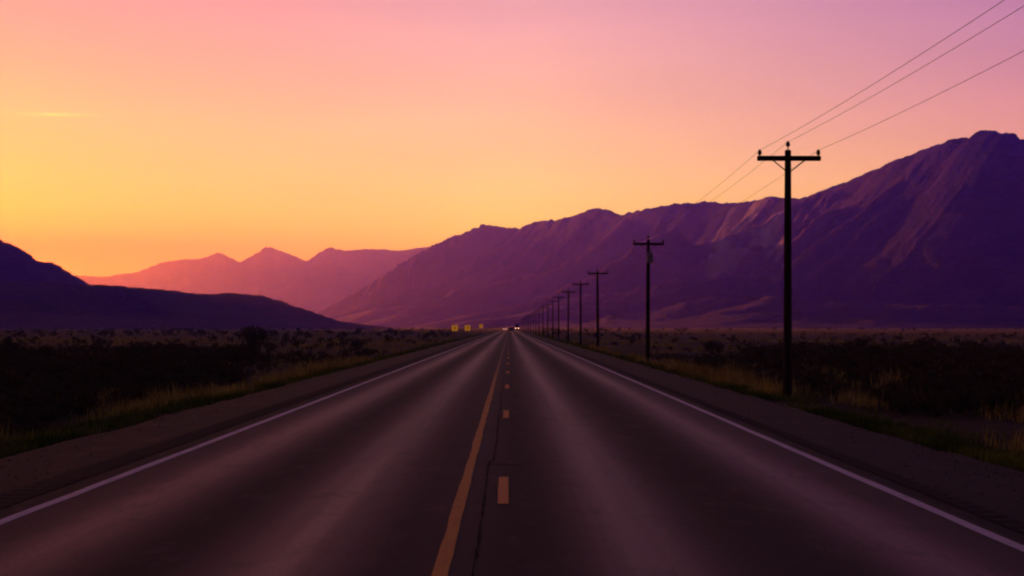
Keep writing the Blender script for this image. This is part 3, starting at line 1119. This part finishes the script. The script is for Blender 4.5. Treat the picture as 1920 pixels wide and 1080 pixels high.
r = np.random.default_rng(5)
cand = []
tries = 0
while len(cand) < 3600:
    Y = math.exp(r.uniform(math.log(9), math.log(420)))
    if r.random() > (Y / 420) ** 0.35 + 0.12:
        continue
    X_ = r.uniform(-0.47, 0.47) * Y
    if RL - 2.6 < X_ < RR + 2.6:
        continue
    if abs(X_ - PX) < 0.5 and any(abs(Y - py) < 0.6 for py in POLE_Y):
        continue
    if Y > 100 + 10 * vnoise(X_ / 12, 0.5, 66) and r.random() > 0.10:
        continue
    cl = vnoise(X_ / 7, Y / 11, 77) * 0.7 + vnoise(X_ / 2.3, Y / 2.3, 78) * 0.3
    if cl < 0.41 + (0.12 if X_ > 0 and Y < 40 else 0):
        continue
    edge = min(abs(X_ - (RL - 2.6)), abs(X_ - (RR + 2.6)))
    sc = r.uniform(0.45, 0.95) * (0.6 + 0.4 * min(edge / 5, 1)) * (0.85 + 0.4 * r.random())
    cand.append((X_, Y, sc))
vis = [c_ for c_ in cand if -0.375 < c_[0] / c_[1] < 0.378 and c_[1] > 14]
vis.sort(key=lambda c_: -c_[2] / c_[1])
# thin out: no two individuals in the same spot
ind = []
for c_ in vis:
    if all((c_[0] - d_[0]) ** 2 + (c_[1] - d_[1]) ** 2 > (0.55 * (c_[2] + d_[2])) ** 2 for d_ in ind):
        ind.append(c_)
    if len(ind) == 285:
        break
def bush_label(x, y):
    side = 'on the pole side' if x > 0 else 'on the sunset side'
    off = (x - RR) if x > 0 else (RL - x)
    if y < 24:
        far = 'large grey green sagebrush nearest the camera'
    elif y < 38:
        far = 'grey green sagebrush level with the nearest pole'
    elif y < 72:
        far = 'small dark sagebrush between the first two poles'
    else:
        far = 'tiny dark sagebrush beyond the transformer pole'
    near = 'by the verge' if off < 7 else 'out in the brush'
    return far + ', ' + near + ' ' + side, far[:far.index('sagebrush') + 9] + ' ' + near + ' ' + side + (' near' if y < 38 else ' far')


for (X_, Y, sc) in ind:
    lab, grp = bush_label(X_, Y)
    place_shrub(X_, Y, sc, lab, grp)
inds = set(ind)
rest = [c_ for c_ in cand if c_ not in inds and not any((c_[0] - d_[0]) ** 2 + (c_[1] - d_[1]) ** 2 < 0.16 for d_ in ind)]
# farther brush out to the foot of the mountains
for k in range(1100):
    Y = math.exp(r.uniform(math.log(240), math.log(2200)))
    X_ = r.uniform(-0.45, 0.45) * Y
    if RL - 5 < X_ < RR + 5 or vnoise(X_ / 60, Y / 160, 55) < 0.42:
        continue
    rest.append((X_, Y, r.uniform(0.7, 1.5) * (1 + Y / 1800)))
# the brush belt goes on to both sides, beyond the edges of the photograph
r2 = np.random.default_rng(77)
for k in range(2600):
    Y = math.exp(r2.uniform(math.log(4), math.log(105)))
    X_ = r2.choice((-1, 1)) * r2.uniform(0.44, 1.6) * (Y + 4)
    if RL - 2.6 < X_ < RR + 2.6 or abs(X_) < 0.44 * Y or vnoise(X_ / 7, Y / 11, 77) < 0.40:
        continue
    rest.append((X_, Y, r2.uniform(0.45, 0.95)))
vv, ff, nb = [], [], 0
for (X_, Y, sc) in rest:
    n = 420 if Y < 40 else (110 if Y < 120 else 36)
    pts = shrub_points(r, n, 0.62 * sc, 0.9 * sc, 7) + np.array([X_, Y, float(ground_z(X_, Y)) - 0.03])
    v, f = leaf_quads(pts, r.uniform(0.6, 1.3, n) * (0.026 if Y < 40 else (0.05 if Y < 120 else 0.10)) * sc * 1.15, r)
    vv.append(v); ff.append(f + nb); nb += len(v)
o = np_obj('sagebrush_cover', np.concatenate(vv), np.concatenate(ff), m_sage)
tag(o, 'low dark sagebrush cover spreading across the desert plain', 'brush', kind='stuff')


def grass(name, spots, mat, label):
    """spots: (x, y, height, blades, spread)"""
    vs, fs, nb = [], [], 0
    for (x, y, h, n, spd) in spots:
        bx = x + r.normal(size=n) * spd
        by = y + r.normal(size=n) * spd
        ok = (bx < RL - 0.12) | (bx > RR + 0.12)
        bx, by = bx[ok], by[ok]
        n = len(bx)
        if not n:
            continue
        bz = ground_z(bx, by)
        hh = h * r.uniform(0.45, 1.15, n)
        an = r.uniform(0, 6.28, n)
        le = r.uniform(0.1, 0.55, n) * hh
        wd = (0.004 + 0.0035 * max(1, y / 22)) * r.uniform(0.7, 1.4, n)
        cx_, cy_ = np.cos(an), np.sin(an)
        b0 = np.stack([bx - cy_ * wd, by + cx_ * wd, bz - 0.03], -1)
        b1 = np.stack([bx + cy_ * wd, by - cx_ * wd, bz - 0.03], -1)
        m1 = np.stack([bx + cx_ * le * 0.35 + cy_ * wd * .7, by + cy_ * le * 0.35 - cx_ * wd * .7, bz + hh * 0.6], -1)
        m0 = np.stack([bx + cx_ * le * 0.35 - cy_ * wd * .7, by + cy_ * le * 0.35 + cx_ * wd * .7, bz + hh * 0.6], -1)
        t1 = np.stack([bx + cx_ * le + cy_ * wd * .15, by + cy_ * le - cx_ * wd * .15, bz + hh * (1 - 0.1 * le / hh)], -1)
        t0_ = np.stack([bx + cx_ * le - cy_ * wd * .15, by + cy_ * le + cx_ * wd * .15, bz + hh * (1 - 0.1 * le / hh)], -1)
        v = np.stack([b0, b1, m1, m0, t1, t0_], 1).reshape(-1, 3)
        i6 = np.arange(n)[:, None] * 6 + nb
        f = np.concatenate([i6 + np.array([[0, 1, 2, 3]]), i6 + np.array([[3, 2, 4, 5]])])
        vs.append(v); fs.append(f); nb += len(v)
    o = np_obj(name, np.concatenate(vs), np.concatenate(fs), mat)
    return tag(o, label, 'grass', kind='stuff')


spots = []
for k in range(3800):
    Y = math.exp(r.uniform(math.log(8), math.log(330)))
    s = r.random() < 0.5
    d_ = 0.25 + abs(r.normal()) * 0.85
    X_ = RL - d_ if s else RR + d_
    if vnoise(X_ / 1.5, Y / 4, 17) < 0.37:
        continue
    spots.append((X_, Y, r.uniform(0.06, 0.16) + 0.05 * min(d_, 1.5), int(26 if Y < 40 else 14), 0.16 if Y < 40 else 0.3))
grass('verge_grass', spots, m_green, 'short green grass along both edges of the asphalt')
spots = []


def patch(x0, x1, y0, y1, n, h):
    for k in range(n):
        X_, Y = r.uniform(x0, x1), r.uniform(y0, y1)
        v_ = vnoise(X_ / 0.9, Y / 2.2, 23)
        if v_ > 0.54:
            spots.append((X_, Y, h * r.uniform(0.35, 0.9) * (0.5 + v_), 26, 0.20))


patch(-8.6, -7.0, 29, 39, 200, 0.34)
patch(-8.2, -7.1, 44, 82, 300, 0.42)
patch(6.6, 7.6, 37, 58, 220, 0.55)
patch(7.0, 7.9, 34, 38, 30, 0.5)
patch(6.4, 7.6, 60, 120, 120, 0.5)
patch(10, 12, 40, 48, 40, 0.6)
for k in range(4200):
    Y = math.exp(r.uniform(math.log(12), math.log(240)))
    X_ = r.uniform(-0.42, 0.42) * Y
    if RL - 1.6 < X_ < RR + 1.6:
        continue
    if vnoise(X_ / 4, Y / 9, 91) < (0.60 if X_ < 0 and Y < 32 else 0.52):
        continue
    spots.append((X_, Y, r.uniform(0.2, 0.5), 22, 0.22 + Y / 500))
grass('dry_grass', spots, m_dry, 'patches of dry golden grass among the brush')

# loose gravel shed along the broken asphalt edges
m_grav = material('roadside_gravel', rough=0.95, spec=0.15)
q = MN(m_grav)
q.color(q.mix(q.noise(q.pos(), 18, 2, 0.6), (0.015, 0.011, 0.010), (0.11, 0.08, 0.065)))
octv = np.array([(1, 0, 0), (-1, 0, 0), (0, 1, 0), (0, -1, 0), (0, 0, 1), (0, 0, -1)], float)
octf = np.array([(0, 2, 4), (2, 1, 4), (1, 3, 4), (3, 0, 4), (2, 0, 5), (1, 2, 5), (3, 1, 5), (0, 3, 5)])
vs, fs, nb = [], [], 0
for k in range(9000):
    Y = math.exp(r.uniform(math.log(6), math.log(60)))
    if r.random() < 0.8:
        e_ = r.normal() * 0.28
        X_ = RL - e_ if r.random() < 0.5 else RR + e_
    else:
        X_ = r.uniform(RL, -4.9) if r.random() < 0.5 else r.uniform(4.25, RR)
    on = RL + 0.06 < X_ < RR - 0.06
    zz = 0.0 if on else float(ground_z(X_, Y))
    sz = (0.004 + 0.012 * r.random() ** 3) * (0.8 if on else 1.9)
    v = octv * (sz * r.uniform(0.6, 1.4, 3)) * r.uniform(0.8, 1.2, (6, 1))
    c_, s_ = math.cos(k), math.sin(k)
    v = np.stack([v[:, 0] * c_ - v[:, 1] * s_, v[:, 0] * s_ + v[:, 1] * c_, v[:, 2] + sz * 0.5], -1) + np.array([X_, Y, zz])
    vs.append(v); fs.append(octf + nb); nb += 6
tag(np_obj('loose_gravel', np.concatenate(vs), np.concatenate(fs), m_grav), 'loose gravel along the edges of the asphalt', 'gravel', kind='stuff')

# ------------------------------------------------------------------ haze
hz = MB().box(-30000, 30000, -4000, 31000, -45.0, 1330.0)
m_haze = bpy.data.materials.new('haze_air')
m_haze.use_nodes = True
ht = m_haze.node_tree
ht.nodes.clear()
pv = ht.nodes.new('ShaderNodeVolumePrincipled')
pv.inputs['Color'].default_value = (0.07, 0.05, 0.92, 1)
pv.inputs['Absorption Color'].default_value = (1, 1, 1, 1)
pv.inputs['Density'].default_value = 1.4e-4
pv.inputs['Anisotropy'].default_value = 0.8
ho = ht.nodes.new('ShaderNodeOutputMaterial')
ht.links.new(pv.outputs[0], ho.inputs['Volume'])
haze = hz.build('haze', m_haze)
tag(haze, 'thin dusk haze filling the whole valley', 'haze', kind='stuff')
